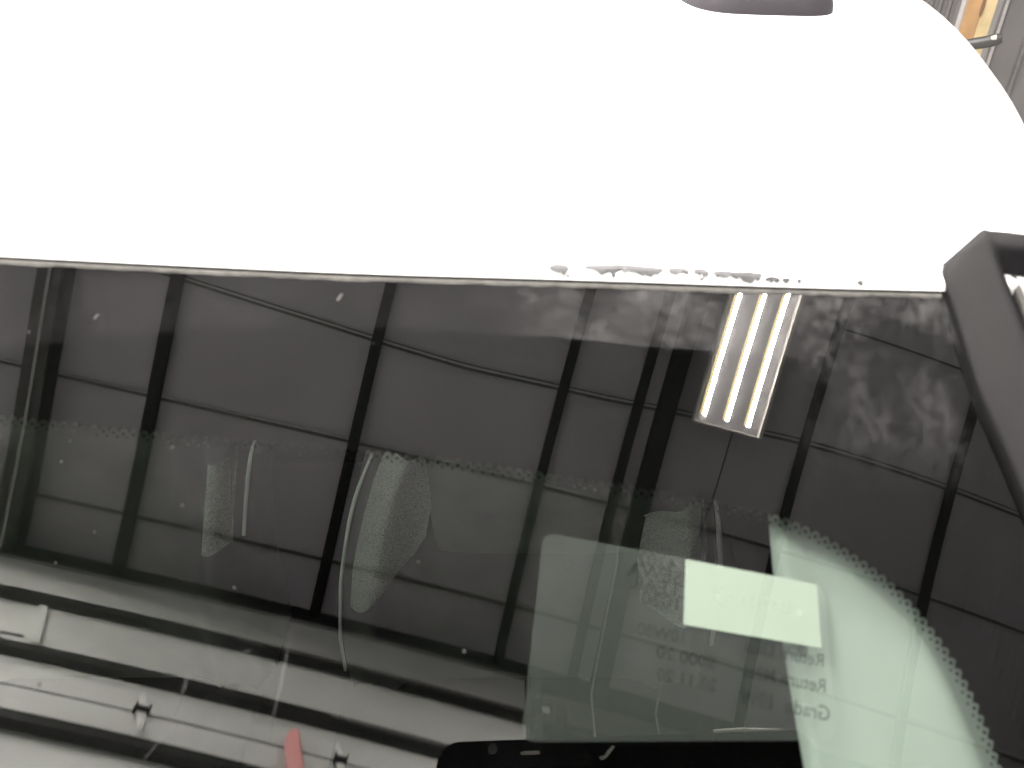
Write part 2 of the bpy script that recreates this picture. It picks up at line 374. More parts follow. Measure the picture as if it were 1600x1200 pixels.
# roof
BD = [(.305, .214), (.36, .256), (.42, .292), (.50, .330), (.615, .376), (.80, .438), (1.035, .502), (1.3, .55), (1.8, .585), (3.0, .60)]
BD = smooth_path(BD, 3)
rows = []; NX = 80; T = [0, .0006, .0018, .004, .009, .02, .04, .07, .10, .13, .16, .19, .22, .26, .3, .35, .4, .46, .52, .58, .65, .72, .8, .9, 1.0, 1.15, 1.3, 1.5, 1.9, 2.6]
XL = -.95
for T_ in T:
    row = []; xr = interp(BD, .305 + T_) if T_ > .004 else .205 + (.212 - .205) * T_ / .004
    lip = .0035 * (1 - min(1, T_ / .004)) ** 2
    rise = .034 * (1 - math.exp(-T_ / .32))
    for i in range(NX + 1):
        f = 1 - (1 - i / NX) ** 1.3; u0 = ULEFT - .06 + (.198 - ULEFT + .06) * f
        p = S(u0, topv(u0) + .0017, .0045)
        x = p.x + (xr - .205) * max(0, f) ** 3 - .05 * T_ * (1 - f); y = p.y + T_
        s = (xr + .01 - x); drop = .022 * max(0, 1 - s / .075) ** 2 if s < .075 else 0
        z = p.z + rise - lip - drop * min(1, T_ / .05) - .02 * f * min(T_, .4) 
        row.append(Vector((x, y, z)))
    e = row[-1]
    dk = min(1, max(0, (T_ - .03) * 3)); ok = min(1, T_ / .05)
    row += [e + Vector((.007 * ok + .001, 0, -.008 * ok - .001)), e + Vector((.012 * ok + .001, 0, -.022 * ok - .002)), e + Vector((.018 * ok + .001, 0, -.05 * ok - .003)), e + Vector((.03 * ok + .03 * dk, 0, -.07 * ok - .43 * dk - .004)), e + Vector((.03 * ok + .05 * dk, 0, -.08 * ok - 1.1 * dk - .004))]
    rows.append(row)
g = MB(); g.grid(rows, True); roof = g.build('roof_panel', M['paint'], van)
def roof_z(x, y):
    best = min((abs(p.x - x) + abs(p.y - y), p.z) for r in rows for p in r[:NX]); return best[1]

# peeled patches along the roof edge (irregular outlines lying on the paint)
def chip(pts, name='paint_chip', m='primer'):
    g = MB(); P = []
    for u, v in pts:
        b = S(u, topv(u) + .0017, .0045); t = v
        rise = .034 * (1 - math.exp(-t / .32)); lip = .0035 * (1 - min(1, t / .004)) ** 2
        P.append(Vector((b.x, b.y + t, b.z + rise - lip + .0007 - .02 * .9 * t)))
    c = sum(P, Vector()) / len(P)
    for a, b in zip(P, P[1:] + P[:1]): g.poly([a, b, c])
    return g.build(name, M[m], roof)
def jag(u0, u1, t0, t1, n):
    lo = []; hi = []
    for i in range(n + 1):
        f = i / n; en = math.sin(math.pi * f) ** .45 if 0 < f < 1 else 0
        mid = (t0 + t1) / 2; lo.append((u0 + (u1 - u0) * f, mid - (mid - t0) * en * random.uniform(.1, 1.1))); hi.append((u0 + (u1 - u0) * f, mid + (t1 - mid) * en * random.uniform(.8, 1.05)))
    return lo + hi[-2:0:-1]
for c in ((0.0105, 0.0195, 0.00156, 0.00496, 7), (0.0245, 0.059, 0.00118, 0.00608, 22), (0.0595, 0.069, 0.00148, 0.00552, 8), (0.07, 0.077, 0.00118, 0.00513, 7), (0.0775, 0.09, 0.00081, 0.00418, 11), (0.0905, 0.0985, 0.00111, 0.00384, 8), (0.0992, 0.1062, 0.0004, 0.00328, 7), (0.1064, 0.1105, 0.00052, 0.00306, 6), (0.1125, 0.115, 0.00059, 0.00283, 6), (0.1375, 0.1405, 0.0004, 0.00261, 7), (0.0175, 0.0195, 0.0004, 0.00115, 6), (0.086, 0.0995, 0.00156, 0.00406, 9)):
    chip(jag(c[0], c[1], max(.0002, c[2] - .0014) if c[3] > .0035 else c[2] * .4, c[3] * (1.08 if c[3] > .0035 else .7), c[4]))
chip([(-.2035, .030), (-.2018, .031), (-.2010, .0297), (-.2024, .0288)])
chip([(-.1995, .0292), (-.1985, .0296), (-.1982, .0286)])

# low fitting further back on the roof
g = MB(); cx, cy, cz = .251, .915, roof_z(.23, .82) - .004; rws = []
for j in range(9):
    t = j / 8; k = math.cos(t * math.pi / 2) ** .45 if j < 8 else 0.0; z = cz + .040 * math.sin(t * math.pi / 2)
    ring = []
    for i in range(48):
        a = 2 * math.pi * i / 48; c, s = math.cos(a), math.sin(a)
        ring.append(Vector((cx + .077 * k * abs(c) ** .45 * (1 if c > 0 else -1), cy + .105 * k * abs(s) ** .75 * (1 if s > 0 else -1), z)))
    rws.append(ring)
g.grid(rws, True, True); g.build('roof_fitting', M['fitting'], van)

# black pillar trim with its channel
TR = [
[(0.1782, 0.0732), (0.1919, 0.0867), (0.1947, 0.0868), (0.1964, 0.0868), (0.2032, 0.087), (0.2049, 0.087), (0.2065, 0.087), (0.2287, 0.0876)],
[(0.1744, 0.0669), (0.1929, 0.0798), (0.1957, 0.0799), (0.1974, 0.08), (0.2041, 0.0805), (0.2058, 0.0806), (0.2075, 0.0807), (0.2297, 0.0823)],
[(0.1748, 0.0592), (0.1943, 0.0686), (0.1971, 0.0689), (0.1987, 0.0691), (0.2055, 0.0699), (0.2072, 0.0701), (0.2088, 0.0703), (0.231, 0.0731)],
[(0.1778, 0.0446), (0.1971, 0.0549), (0.1999, 0.0552), (0.2015, 0.0554), (0.2082, 0.0562), (0.2098, 0.0564), (0.2115, 0.0566), (0.2333, 0.0593)],
[(0.1801, 0.0276), (0.2003, 0.039), (0.203, 0.0393), (0.2047, 0.0395), (0.2112, 0.0403), (0.2128, 0.0405), (0.2144, 0.0407), (0.2359, 0.0432)],
[(0.1828, 0.0114), (0.2035, 0.0227), (0.2062, 0.023), (0.2078, 0.0232), (0.2142, 0.0239), (0.2158, 0.0241), (0.2174, 0.0243), (0.2385, 0.0267)],
[(0.1886, -0.0078), (0.2072, 0.0046), (0.2098, 0.0049), (0.2114, 0.0051), (0.2177, 0.0058), (0.2192, 0.006), (0.2208, 0.0061), (0.2415, 0.0085)],
[(0.1952, -0.0314), (0.2128, -0.0193), (0.2153, -0.019), (0.2169, -0.0188), (0.223, -0.0182), (0.2245, -0.018), (0.226, -0.0179), (0.2462, -0.0157)],
[(0.2077, -0.0871), (0.2241, -0.0751), (0.2265, -0.0748), (0.2279, -0.0747), (0.2336, -0.0742), (0.235, -0.074), (0.2365, -0.0739), (0.2553, -0.0721)],
[(0.235, -0.22), (.251, -.208), (.2535, -.2077), (.255, -.2075), (.2606, -.207), (.262, -.207), (.2635, -.2069), (.282, -.205)]]
# along-length refinement of every column
cols = [resample(smooth_path([r[k] for r in TR], 2), n=60) for k in range(8)]
st = 3        # stations of the closed top end
def hcol(k, i):
    hh = [.0035, .0075, .0070, -.006, -.007, -.0015, -.0070, -.0070]
    if i < st and k >= 2: return [.0070, .0072, .0072, .0070, .0070, .0070][k - 2]
    return hh[k]
g = MB(); rws = []
for i in range(61):
    r = [S(*cols[0][i], -.004), S(*cols[0][i], .0020), S(*cols[0][i], .0035)]
    a, b = cols[0][i], cols[1][i]
    for f in (.08, .3, .6, .88): r.append(S(a[0] + (b[0] - a[0]) * f, a[1] + (b[1] - a[1]) * f, .0035 + (.0042) * f ** .7 + .0006 * math.sin(f * math.pi)))
    r += [S(*b, .0080), S(*cols[2][i], .0071)]
    r += [S(*cols[3][i], hcol(3, i)), S(*cols[4][i], hcol(4, i)), S(*cols[6][i], hcol(6, i)), S(*cols[7][i], hcol(7, i)), S(cols[7][i][0] + .02, cols[7][i][1], -.03)]
    rws.append(r)
# end cap: the first station drops to the body
rws.insert(0, [q - NN * .003 - VV * -.0008 for q in rws[0]]); rws.insert(0, [q - NN * .02 + VV * .001 for q in rws[0]])
g.grid(rws, True); ptrim = g.build('pillar_trim', M['trim'], van)
g = MB(); rws = []
for i in range(st, 61):
    rws.append([S(*cols[4][i], -.0068), S(*cols[4][i], -.0005 - .004 * (i < st + 1)), S(*cols[5][i], .0005 - .004 * (i < st + 1)), S(*cols[6][i], -.0010), S(*cols[6][i], -.0068)])
g.grid(rws, True); g.build('channel_strip', M['strip'], ptrim)
g = MB(); rws = []
for i in range(st, 61):
    rws.append([S(*cols[3][i], -.0052), S(*cols[4][i], -.0062)])
g.grid(rws, True); g.build('channel_liner', M['trim_in'], ptrim)

# cabin lining (floor, back, sides), dash, hood
g = MB()
side = [(.215, .02), (.262, .28), (.315, .48), (.36, .62), (.415, .80), (.47, 1.03), (.52, 1.5)]
g.grid([[(x, y, .75) for x, y in side], [(x - .01, y, 1.5 if y < .1 else (1.74 if y < .3 else 1.80)) for x, y in side]], False)
g.poly([(.52, 1.5, .75), (-.95, 1.5, .75), (-.95, 1.5, 1.83), (.52, 1.5, 1.83)])
g.poly([(-.95, 1.5, .75), (-.95, 0, .75), (-.95, 0, 1.55), (-.95, .3, 1.8), (-.95, 1.5, 1.83)])
g.grid([[(-.95, y, .75) for x, y in side], [(x + .002, y, .75) for x, y in side]], False); g.poly([(-.95, 1.5, .75), (.52, 1.5, .75), (.52, 1.501, .74), (-.95, 1.501, .74)])
g.poly([(-.95, .36, 1.835), (.22, .36, 1.80), (.47, 1.5, 1.80), (-.95, 1.5, 1.84)])
g.build('cabin_lining', M['cabin'], van)
g = MB()
g.grid([[(-.93, y, z) for y, z in ((-.16, 1.50), (-.02, 1.545), (.10, 1.53), (.17, 1.47), (.18, 1.2), (.18, .76))], [(.24, y, z) for y, z in ((-.16, 1.49), (-.02, 1.535), (.10, 1.52), (.17, 1.46), (.18, 1.2), (.18, .76))]])
g.build('dashboard', M['cabin'], van)
g = MB(); rws = []
for j in range(9):
    t = j / 8; y = -.17 - .95 * t; rws.append([Vector((-.3 + (x * .72), y - .04 * (1 - x * x) , 1.515 - .10 * t - .10 * t ** 5 - .03 * x * x - (.3 if abs(x) > .98 else 0))) for x in [i / 10 - 1 for i in range(21)]])
g.grid(rws); g.poly([r for r in rws[-1]] + [rws[-1][-1] - Vector((0, 0, .8)), rws[-1][0] - Vector((0, 0, .8))]); g.build('hood_panel', M['paint'], van)

# seats
def make_seat(Lt, Rt, bols, y0, zt=1.40, zb=.79):
    """backrest facing the windscreen; Lt, Rt: outline x by height; bols: woven bolster quads [(z, x0, x1), ...]; pips: piping lines"""
    zs = [zt - (zt - zb) * i / 30 for i in range(31)]
    Lf = lambda z: interp(Lt, z); Rf = lambda z: interp(Rt, z)
    def Y(x, z):
        a, b = Lf(z), Rf(z); f = min(max((x - a) / (b - a), 0), 1); d = abs(f - .5) * 2
        return y0 - .05 * math.exp(-((d - .82) / .13) ** 2) + .03 * max(0, (d - .92) / .08) ** 2 + .035 * max(0, (z - 1.36) / .04) ** 2
    base = MB(); rw = []
    for z in zs:
        a, b = Lf(z), Rf(z); row = [Vector((a + (b - a) * k / 36, Y(a + (b - a) * k / 36, z), z)) for k in range(37)]
        rw.append([row[0] + Vector((0, .12, 0))] + row + [row[-1] + Vector((0, .12, 0))])
    base.grid(rw, True); base.poly(rw[0]); seat = base.build('seat', M['leather'], van)
    for tab in bols:
        w = MB(); rr = []
        for z, x0, x1, dz in tab:
            rr.append([Vector((x0 + (x1 - x0) * k / 10, 0, z + dz(k / 10))) for k in range(11)])
        fine = []
        for p, q in zip(rr, rr[1:]):
            for t in range(4): fine.append([a.lerp(b, t / 4) for a, b in zip(p, q)])
        fine.append(rr[-1])
        w.grid([[Vector((p.x, Y(p.x, p.z) - .006 - .006 * math.sin(math.pi * k / 10), p.z)) for k, p in enumerate(r)] for r in fine], True)
        w.build('woven_bolster', M['weave'], seat)
    return seat, Y
zero = lambda f: 0
def piping(seat, Y, pts, r, name='piping', m='pip', fwd_=.008):
    w = MB(); pp = resample(smooth_path([(x, z) for x, z in pts], 2), n=24)
    w.tube([Vector((x, Y(x, z) - fwd_, z)) for x, z in pp], [r * min(1, .55 + i * .08) for i in range(len(pp))], 8); w.build(name, M[m], seat)
Lt = [(.787, -.300), (.895, -.298), (1.025, -.281), (1.113, -.263), (1.194, -.243), (1.264, -.218), (1.329, -.189), (1.40, -.160)]
Rt = [(.787, .345), (.95, .338), (1.099, .326), (1.194, .308), (1.235, .297), (1.30, .272), (1.40, .235)]
seat, Y = make_seat(Lt, Rt, [
    [(1.350, -.168, -.122, lambda f: -.045 * max(0, f - .5)), (1.28, -.196, -.119, zero), (1.21, -.218, -.120, zero), (1.15, -.234, -.132, zero), (1.10, -.246, -.152, lambda f: .015 * f), (1.06, -.252, -.178, lambda f: .03 * f), (1.02, -.258, -.215, lambda f: .03 * f)],
    [(1.292, .196, .266, lambda f: -.097 * (1 - f)), (1.194, .200, .273, zero), (1.154, .198, .281, zero), (1.10, .196, .285, zero), (1.0, .21, .288, zero)]], .85)
piping(seat, Y, [(-.180, 1.345), (-.189, 1.329), (-.217, 1.264), (-.243, 1.194), (-.262, 1.113), (-.281, 1.025), (-.297, .895), (-.300, .80)], .0030, fwd_=.014)
piping(seat, Y, [(.288, 1.25), (.297, 1.235), (.307, 1.194), (.325, 1.099), (.335, 1.0), (.34, .9)], .0042, fwd_=.035)
piping(seat, Y, [(.272, 1.25), (.288, 1.16), (.292, 1.09), (.294, 1.0)], .0020, 'seam_stitch', 'seam')
c = MB(); rw = []
def cushion(x0, x1, seat):
    c = MB(); rw = []
    for j in range(11):
        t = j / 10; y = .80 - .42 * t
        rw.append([Vector((x0 + (x1 - x0) * k / 20, y, .80 + .05 * math.exp(-((abs(k / 10 - 1) - .85) / .15) ** 2) - .2 * max(0, t - .85))) for k in range(21)])
    c.grid(rw); c.build('seat_cushion', M['cabin'], seat)
def bright_seat_top(seat, Y, x0, x1, z0, z1=1.40):  # pale cushion added so the seat top looks more strongly lit
    g = MB(); rw = []
    for j in range(15):
        t = j / 14; z = z1 + (z0 - z1) * t; row = []
        for k in range(21):
            f = k / 20; x = x0 + (x1 - x0) * f; e = min(f, 1 - f) / .30
            dep = .055 * (1 - max(0, (t - .15) / .85) ** 1.6) * (1 - max(0, 1 - e) ** 2) ** .6
            row.append(Vector((x, Y(x, z) + .002 - dep, z)))
        rw.append(row)
    g.grid(rw, True); g.build('bright_seat_top', M['seat_top'], seat)
bright_seat_top(seat, Y, -.125, .20, 1.10)
cushion(-.29, .33, seat)
Lt = [(.79, -1.02), (1.40, -.90)]; Rt = [(.79, -.43), (1.0, -.425), (1.161, -.404), (1.25, -.382), (1.335, -.357), (1.40, -.335)]
seat, Y = make_seat(Lt, Rt, [
    [(1.335, -.408, -.383, zero), (1.25, -.432, -.402, zero), (1.161, -.456, -.420, lambda f: 0)],
    ], .85)
piping(seat, Y, [(-.353, 1.345), (-.360, 1.335), (-.382, 1.26), (-.406, 1.161)], .0030, fwd_=.03)
piping(seat, Y, [(-.376, 1.335), (-.400, 1.25), (-.420, 1.161)], .0018, 'seam_stitch', 'seam')
cushion(-1.0, -.43, seat)

# pale lining of the windscreen pillar, just behind the glass
TE = [(.1010, -.030), (.1016, -.0366), (.1018, -.0532), (.1036, -.0776), (.1066, -.1024), (.11, -.129), (.118, -.19), (.13, -.27)]
A = resample(smooth_path(TE), n=44); g = MB(); rws = []
for i, a in enumerate(A):
    row = [S(a[0] + .03, a[1], -.05), S(a[0] + .004, a[1], -.013)]
    re_ = rightu(a[1]) - .004
    for k in range(15):
        f = k / 14; fold = .0022 * math.exp(-((f - .13 - .05 * math.sin(i * .16)) / .05) ** 2) - .0018 * math.exp(-((f - .55 + i * .004) / .06) ** 2)
        row.append(S(a[0] + (re_ - a[0]) * f, a[1], -.0085 - .004 * (f - .4) ** 2 - fold))
    rws.append(row)
g.grid(rws, True); g.build('pillar_lining', M['panel'], van)

# ================================================================== STICKER on the inside of the glass
def ud(u, v, h): return S(u, v, h)
stk = tag(empty('service_sticker', S(.07, -.09, -.0022)), 'clear service reminder sticker with white label and mirrored print inside the glass', 'sticker')
def sheet(corners, h, name, m, rad=.004, parent=stk):
    g = MB(); out = []; n = len(corners)
    for i in range(n):
        p = Vector(corners[i]); a = (Vector(corners[i - 1]) - p); b = (Vector(corners[(i + 1) % n]) - p)
        p1 = p + a.normalized() * rad; p2 = p + b.normalized() * rad
        for k in range(5):
            t = k / 4; q = p1.lerp(p, t).lerp(p.lerp(p2, t), t); out.append((q.x, q.y))
    c = (sum(q[0] for q in out) / len(out), sum(q[1] for q in out) / len(out))
    for a, b in zip(out, out[1:] + out[:1]): g.poly([S(*a, h), S(*b, h), S(*c, h)])
    return g.build(name, m, parent)
sheet([(.0165, -.0560), (.1016, -.0640), (.1185, -.0664), (.1192, -.1165), (.0142, -.1262)], -.0030, 'film', M['cling'], .005)
sheet([(0.0684, -0.0612), (0.1156, -0.0659), (0.1158, -0.0876), (0.0677, -0.0841)], -.0021, 'white_label', M['paper'], .0006)
def text(s, u, v, size, m='ink', name='printed_line', h=-.0026, xs=1.0):
    """mirrored print: reads from the inside, so it runs towards -u"""
    cu = bpy.data.curves.new('t', 'FONT'); cu.body = s; cu.size = size; cu.offset = size * .012
    o = bpy.data.objects.new('t', cu); COL.objects.link(o); dg = bpy.context.evaluated_depsgraph_get(); dg.update()
    me = bpy.data.meshes.new_from_object(o.evaluated_get(dg)); bpy.data.objects.remove(o)
    dx = Vector((-.0472, .0047)).normalized(); dy = Vector((.10, 1.0)).normalized(); g = MB()
    for f in me.polygons:
        g.poly([S(u + dx.x * me.vertices[i].co.x * xs + dy.x * me.vertices[i].co.y, v + dx.y * me.vertices[i].co.x * xs + dy.y * me.vertices[i].co.y, h) for i in f.vertices])
    return g.build(name, m if not isinstance(m, str) else M[m], stk)
text('MEINEKE 4202', .0960, -.0690, .0066, xs=1.1)
text('7102 CAUSEWA', .0985, -.0735, .0066, xs=1.1)
text('TAMPA, CLEAR', .0975, -.0780, .0066, xs=1.1)
text('813-620-1020', .0935, -.0823, .0066, xs=1.1)
text('10W30', .0690, -.0903, .0058); text('5000 20', .0790, -.0978, .0058, xs=1.1)
text('Return Date', .1166, -.0938, .0062, xs=.9); text('Return Miles', .1166, -.1020, .0062, xs=.9); text('Grade  10W', .1172, -.1108, .0066, xs=.9)
text('20 11 20', .0790, -.1050, .0058)
text('autoshop', .1095, -.0775, .0085, m='ink2', h=-.0018, xs=1.0)

# ================================================================== HALL
fl = MB(); fl.bbox(-40, 40, -40, 40, -.1, 0); tag(fl.build('floor', M['floor'], None, (0, 0, 0)), kind='structure')
ceil = tag(empty('ceiling', B(1, 1, 6.2)), kind='structure')
se = [-2.08, -1.81, -1.17, -.565, .225, .87, 1.5, 2.15, 2.8, 3.5, 4.3, 5.5]
bays = [-6.2, -4.4, -3.3, -2.2, -1.655, -.57, .585, 1.24, 2.285, 3.515, 4.7, 5.9, 7.5]
SEAM_A = [(-6.2, .25), (-3.2, -.20), (-1.74, -.44), (-1.2, -.50), (-.76, -.545), (-.40, -.582), (0, -.608), (.57, -.603), (.9, -.598), (1.42, -.572), (2.0, -.56), (2.3, -.545), (3.04, -.535), (7.5, -.53)]
def sy(b, a): return interp(SEAM_A, a) if abs(b + .565) < .01 else b
for c, d in zip(bays, bays[1:]):
    sb = [q for q in se if not (abs(q - .225) < .01 and d < 2.3)]
    for a, b in zip(sb, sb[1:]):
        g = MB(); rw = []; n = 8; sag = random.uniform(.006, .022)
        for j in range(n + 1):
            row = []
            for i in range(n + 1):
                x = c + (d - c) * i / n; y0, y1 = sy(a, x) + .006, sy(b, x) - .006
                row.append(B(x, y0 + (y1 - y0) * j / n, 6.2 - sag * math.sin(math.pi * i / n) * math.sin(math.pi * j / n)))
            rw.append(row)
        g.grid(rw); g.build('ceiling_panel', M['ceil'], ceil)
def seam(x0, b, o0, o1, z0, z1, name, m):
    g = MB(); rw = []
    for i in range(61):
        x = x0 + (7.5 - x0) * i / 60; y = sy(b, x)
        rw.append([B(x, y + o0, z1), B(x, y + o0, z0), B(x, y + o1, z0), B(x, y + o1, z1)])
    g.grid(rw, False, True); g.build(name, M[m], ceil)
for b in se[1:-1]:
    x0 = 2.285 if abs(b - .225) < .01 else -6.2; A_ = abs(b + .565) < .01
    seam(x0, b, -.0075, .0075, 6.176, 6.215, 'panel_seam', 'batten')
    seam(x0, b, .0095, .020 if A_ else .014, 6.178, 6.206, 'seam_lip', 'lipc')
    if A_: seam(x0, b, .022, .027, 6.178, 6.206, 'seam_shade_strip', 'batten')  # dark strip: shade beside the ridge put in as colour
g = MB(); g.bbox(-6.3, 7.6, -2.2, 5.6, 6.24, 6.30); g.build('roof_deck', M['purlin'], ceil)
for a, w in ((-4.4, .06), (-3.3, .06), (-1.655, .056), (-.57, .06), (.588, .06), (1.085, .06), (2.285, .058), (3.515, .062), (4.7, .06), (5.9, .06)):
    g = MB(); g.bbox(a - w / 2, a + w / 2, -2.07, 5.5, 6.135, 6.18); g.build('purlin', M['purlin'], ceil)
# two frames: web and flanges
for a, w in ((-2.155, .095), (1.262, .10)):
    g = MB(); g.bbox(a - .012, a + .012, -2.07, 5.5, 6.07, 6.17); g.bbox(a - w / 2, a + w / 2, -2.07, 5.5, 6.055, 6.07); g.bbox(a - w / 2, a + w / 2, -2.07, 5.5, 6.170, 6.18)
    g.build('frame_beam', M['beam2'] if a < 0 else M['purlin'], ceil)

c1 = MB(); c1.tube([B(-2.150, -2.05, 6.045), B(-2.150, -1.2, 6.047), B(-2.150, 0, 6.045), B(-2.150, 3, 6.045)], .0055, 8)
tag(c1.build('conduit', M['conduit'], None), 'pale conduit along the grey frame beam mirrored at the left', 'conduit')
c1 = MB(); c1.tube([B(1.17, -2.045, 5.3), B(1.20, -2.045, 6.04), B(1.19, -1.7, 6.04), B(1.18, -1.42, 6.04), B(1.18, -1.36, 6.12)], .0065, 8)
tag(c1.build('conduit', M['conduit'], None), 'thin pale conduit beside the frame beam, running down the wall, left of two', 'conduit')
c1 = MB(); c1.tube([B(1.652, -1.34, 6.04), B(1.655, -1.25, 6.04)], .006, 8)
c1.tube([B(1.665, -.53, 5.92), B(1.70, -.8, 6.02), B(1.70, -.97, 6.04), B(1.67, -1.19, 6.04), B(1.655, -1.25, 6.04)], .0055, 8)
tag(c1.build('power_cord', M['cord'], None), 'thin dark cord running from the end of the mirrored lit lamp', 'cord')
c1 = MB(); c1.tube([B(1.61, -2.045, 5.3), B(1.64, -2.045, 6.03), B(1.64, -1.75, 6.035), B(1.65, -1.36, 6.035), B(1.652, -1.33, 6.10)], .007, 8)
tag(c1.build('conduit', M['conduit'], None), 'thin pale conduit continuing from the lamp cord down the wall', 'conduit')

# front wall with the sectional door
wall = tag(empty('front_wall', B(1, -2.1, 0)), kind='structure')
g = MB(); g.bbox(.80, 7.6, -2.20, -2.10, 0, 6.16); g.bbox(-6.3, -4.6, -2.20, -2.10, 0, 6.16); g.build('wall_panel', M['wall'], wall)
g = MB(); g.bbox(-6.3, 7.6, -2.20, -2.072, 6.055, 6.235); g.build('header_beam', M['header'], wall)
g = MB(); g.bbox(.80, 7.6, -2.10, -2.06, 5.74, 5.80); g.bbox(.80, 7.6, -2.10, -2.06, 5.10, 5.16); g.build('wall_girt', M['header'], wall)
door = tag(empty('sectional_door', B(-1.9, -2.08, 0)), 'pale grey sectional garage door with dark struts mirrored in the windshield', 'garage door')
DR = .76; DL = -4.5
jo = [6.045, 5.755, 5.225, 4.69, 4.15, 3.6, 3.05, 2.5, 1.95, 1.4, .85, .3, 0]
SZ = [5.705 - .345 * k for k in range(15)]
def dprof(z):
    """section face: flat, rolled inwards just above every stiffener"""
    d = 0
    for q in SZ:
        t = (z - q - .036) / .165
        if 0 <= t < 1: d = -.060 * (1 - t) ** 1.7
        elif -.20 < t < 0: d = -.060 * (1 + t / .20)
    return -2.058 + d
for zt, zb in zip(jo, jo[1:]):
    e = .0045; n = max(4, int((zt - zb) / .02)); zz = [zb + e + (zt - zb - 2 * e) * k / n for k in range(n + 1)]
    g = MB(); g.grid([[B(x, dprof(z), z) for z in zz] for x in (DL, DR)], True); g.poly([B(DL, -2.115, zz[0])] + [B(DL, dprof(z), z) for z in zz] + [B(DL, -2.115, zz[-1])]); g.poly(([B(DR, -2.115, zz[0])] + [B(DR, dprof(z), z) for z in zz] + [B(DR, -2.115, zz[-1])])[::-1])
    g.build('door_section', M['door'], door)
g = MB(); g.bbox(DL, DR, -2.14, -2.12, 0, 6.05); g.build('backing_sheet', M['header'], door)
for k in range(15):
    z = 5.705 - .345 * k
    if z < .3: break
    g = MB(); g.bbox(DL, DR + .04, -2.055, -2.020, z, z + .040)
    s = g.build('strut', M['strut'], door)
    g = MB(); g.bbox(-.3 if k else -.9, DR + .02, -2.018, -2.0155, z + .018, z + .023); g.build('strut_lip', M['lip'], s)
g = MB(); g.bbox(DL, DR, -2.056, -2.046, 6.028, 6.043); g.build('top_edge_strip', M['lip'], door)
for a in (-1.77, .9 - 5):
    g = MB(); z0, z1 = 5.45, 5.695; sh = .42 * (z1 - z0); g.hexa([B(a + sh - .018, -2.12, z0), B(a + sh + .018, -2.12, z0), B(a + sh + .018, -2.040, z0), B(a + sh - .018, -2.040, z0), B(a - .018, -2.12, z1), B(a + .018, -2.12, z1), B(a + .018, -2.040, z1), B(a - .018, -2.040, z1)]); st_ = g.build('stile', M['door'], door)
g = MB(); g.bbox(DL, -1.73, -2.056, -2.050, 5.485, 5.492); g.build('panel_crease', M['hinge_dark'], door)
# hinges on the visible joint
def hinge(a, z):
    K = lambda dz: -.42 * dz
    g = MB()
    for q in (1, -1):
        pts = [(-.024, .010), (.024, .010), (.013, .070), (.007, .085), (-.007, .085), (-.013, .070)]
        g.poly([B(a + x + K(q * y), -2.050, z + q * y) for x, y in pts][::q])
        for zz in (.032, .072): g.tube([B(a + K(q * zz), -2.052, z + q * zz), B(a + K(q * zz), -2.041, z + q * zz)], .0055, 7)
    h = g.build('hinge', M['hinge'], door)
    g = MB(); g.tube([B(a - .032, -2.042, z), B(a + .032, -2.042, z)], .008, 8)
    for x in (-.032, .026): g.bbox(a + x, a + x + .006, -2.055, -2.034, z - .018, z + .018)
    g.build('hinge_pin', M['hinge_dark'], h)
hinge(-1.105, 5.225); hinge(-.195, 5.218); hinge(-2.9, 5.225)
g = MB(); g.tube([B(-.34, -2.045, 5.02), B(-.437, -2.045, 5.25), B(-.445, -2.045, 5.27), B(-.45, -2.045, 5.283)], [.034, .034, .026, .006], 14); g.build('marker_tag', M['redtag'], door)
# track and brackets at the door's right end
trk = tag(empty('door_track', B(.84, -2.05, 0)), 'dark vertical track with brackets at the door edge mirrored behind the label', 'door track')
g = MB(); g.bbox(.80, .84, -2.058, -1.99, 0, 6.02); g.build('rail', M['beam2'], trk)
g = MB(); g.bbox(.82, .92, -2.058, -2.03, 5.76, 5.84); g.bbox(.94, 1.0, -2.058, -2.0, 5.72, 5.80); g.build('bracket', M['hinge_dark'], trk)
g = MB(); g.bbox(.84, .90, -2.028, -2.02, 5.775, 5.785); g.bbox(.84, .90, -2.028, -2.02, 5.80, 5.806); g.build('bracket_plate', M['hinge'], trk)

# lamps
def make_lamp():
    root = empty('strip_lamp', B(1.615, .07, 5.9))
    g = MB(); a0, a1, b0, b1 = 1.39, 1.84, -.535, .675
    g.bbox(a0, a1, b0, b1, 5.925, 5.965); 
    hous = g.build('housing', M['fix'], root)
    g = MB(); g.bbox(a0 - .006, a0 + .004, b0, b1, 5.895, 5.93); g.bbox(a1 - .008, a1 + .012, b0, b1, 5.885, 5.93); g.bbox(a0, a1, b0 - .006, b0 + .002, 5.90, 5.93)
    g.build('rim', M['fixrim'], root)
    for a in (1.452, 1.607, 1.755):
        g = MB(); rw = []
        for b in (b0 + .045, b1 - .045): rw.append([B(a + .0105 * math.cos(t), b, 5.921 - .012 * math.sin(t)) for t in [math.pi * k / 6 for k in range(7)]])
        g.grid(rw, True); ls = g.build('lamp_strip', M['tube'], root)
        g = MB(); g.grid([[B(a - .0105, b, 5.9215), B(a - .020, b, 5.915), B(a - .031, b, 5.9225)] for b in (b0 + .045, b1 - .045)], True); g.build('fringe_glow', M['fringe'], ls)
    g = MB()
    for a in (a0 + .05, a1 - .05):
        for b in (b0 + .1, b1 - .1): g = MB(); g.tube([B(a, b, 5.965), B(a, b, 6.2)], .002, 5); g.build('hanger_wire', M['beam2'], root)
    return root
lamp = tag(make_lamp(), 'lit three strip ceiling lamp mirrored near the right end of the windshield', 'ceiling lamp', 'strip lamps under the ceiling')
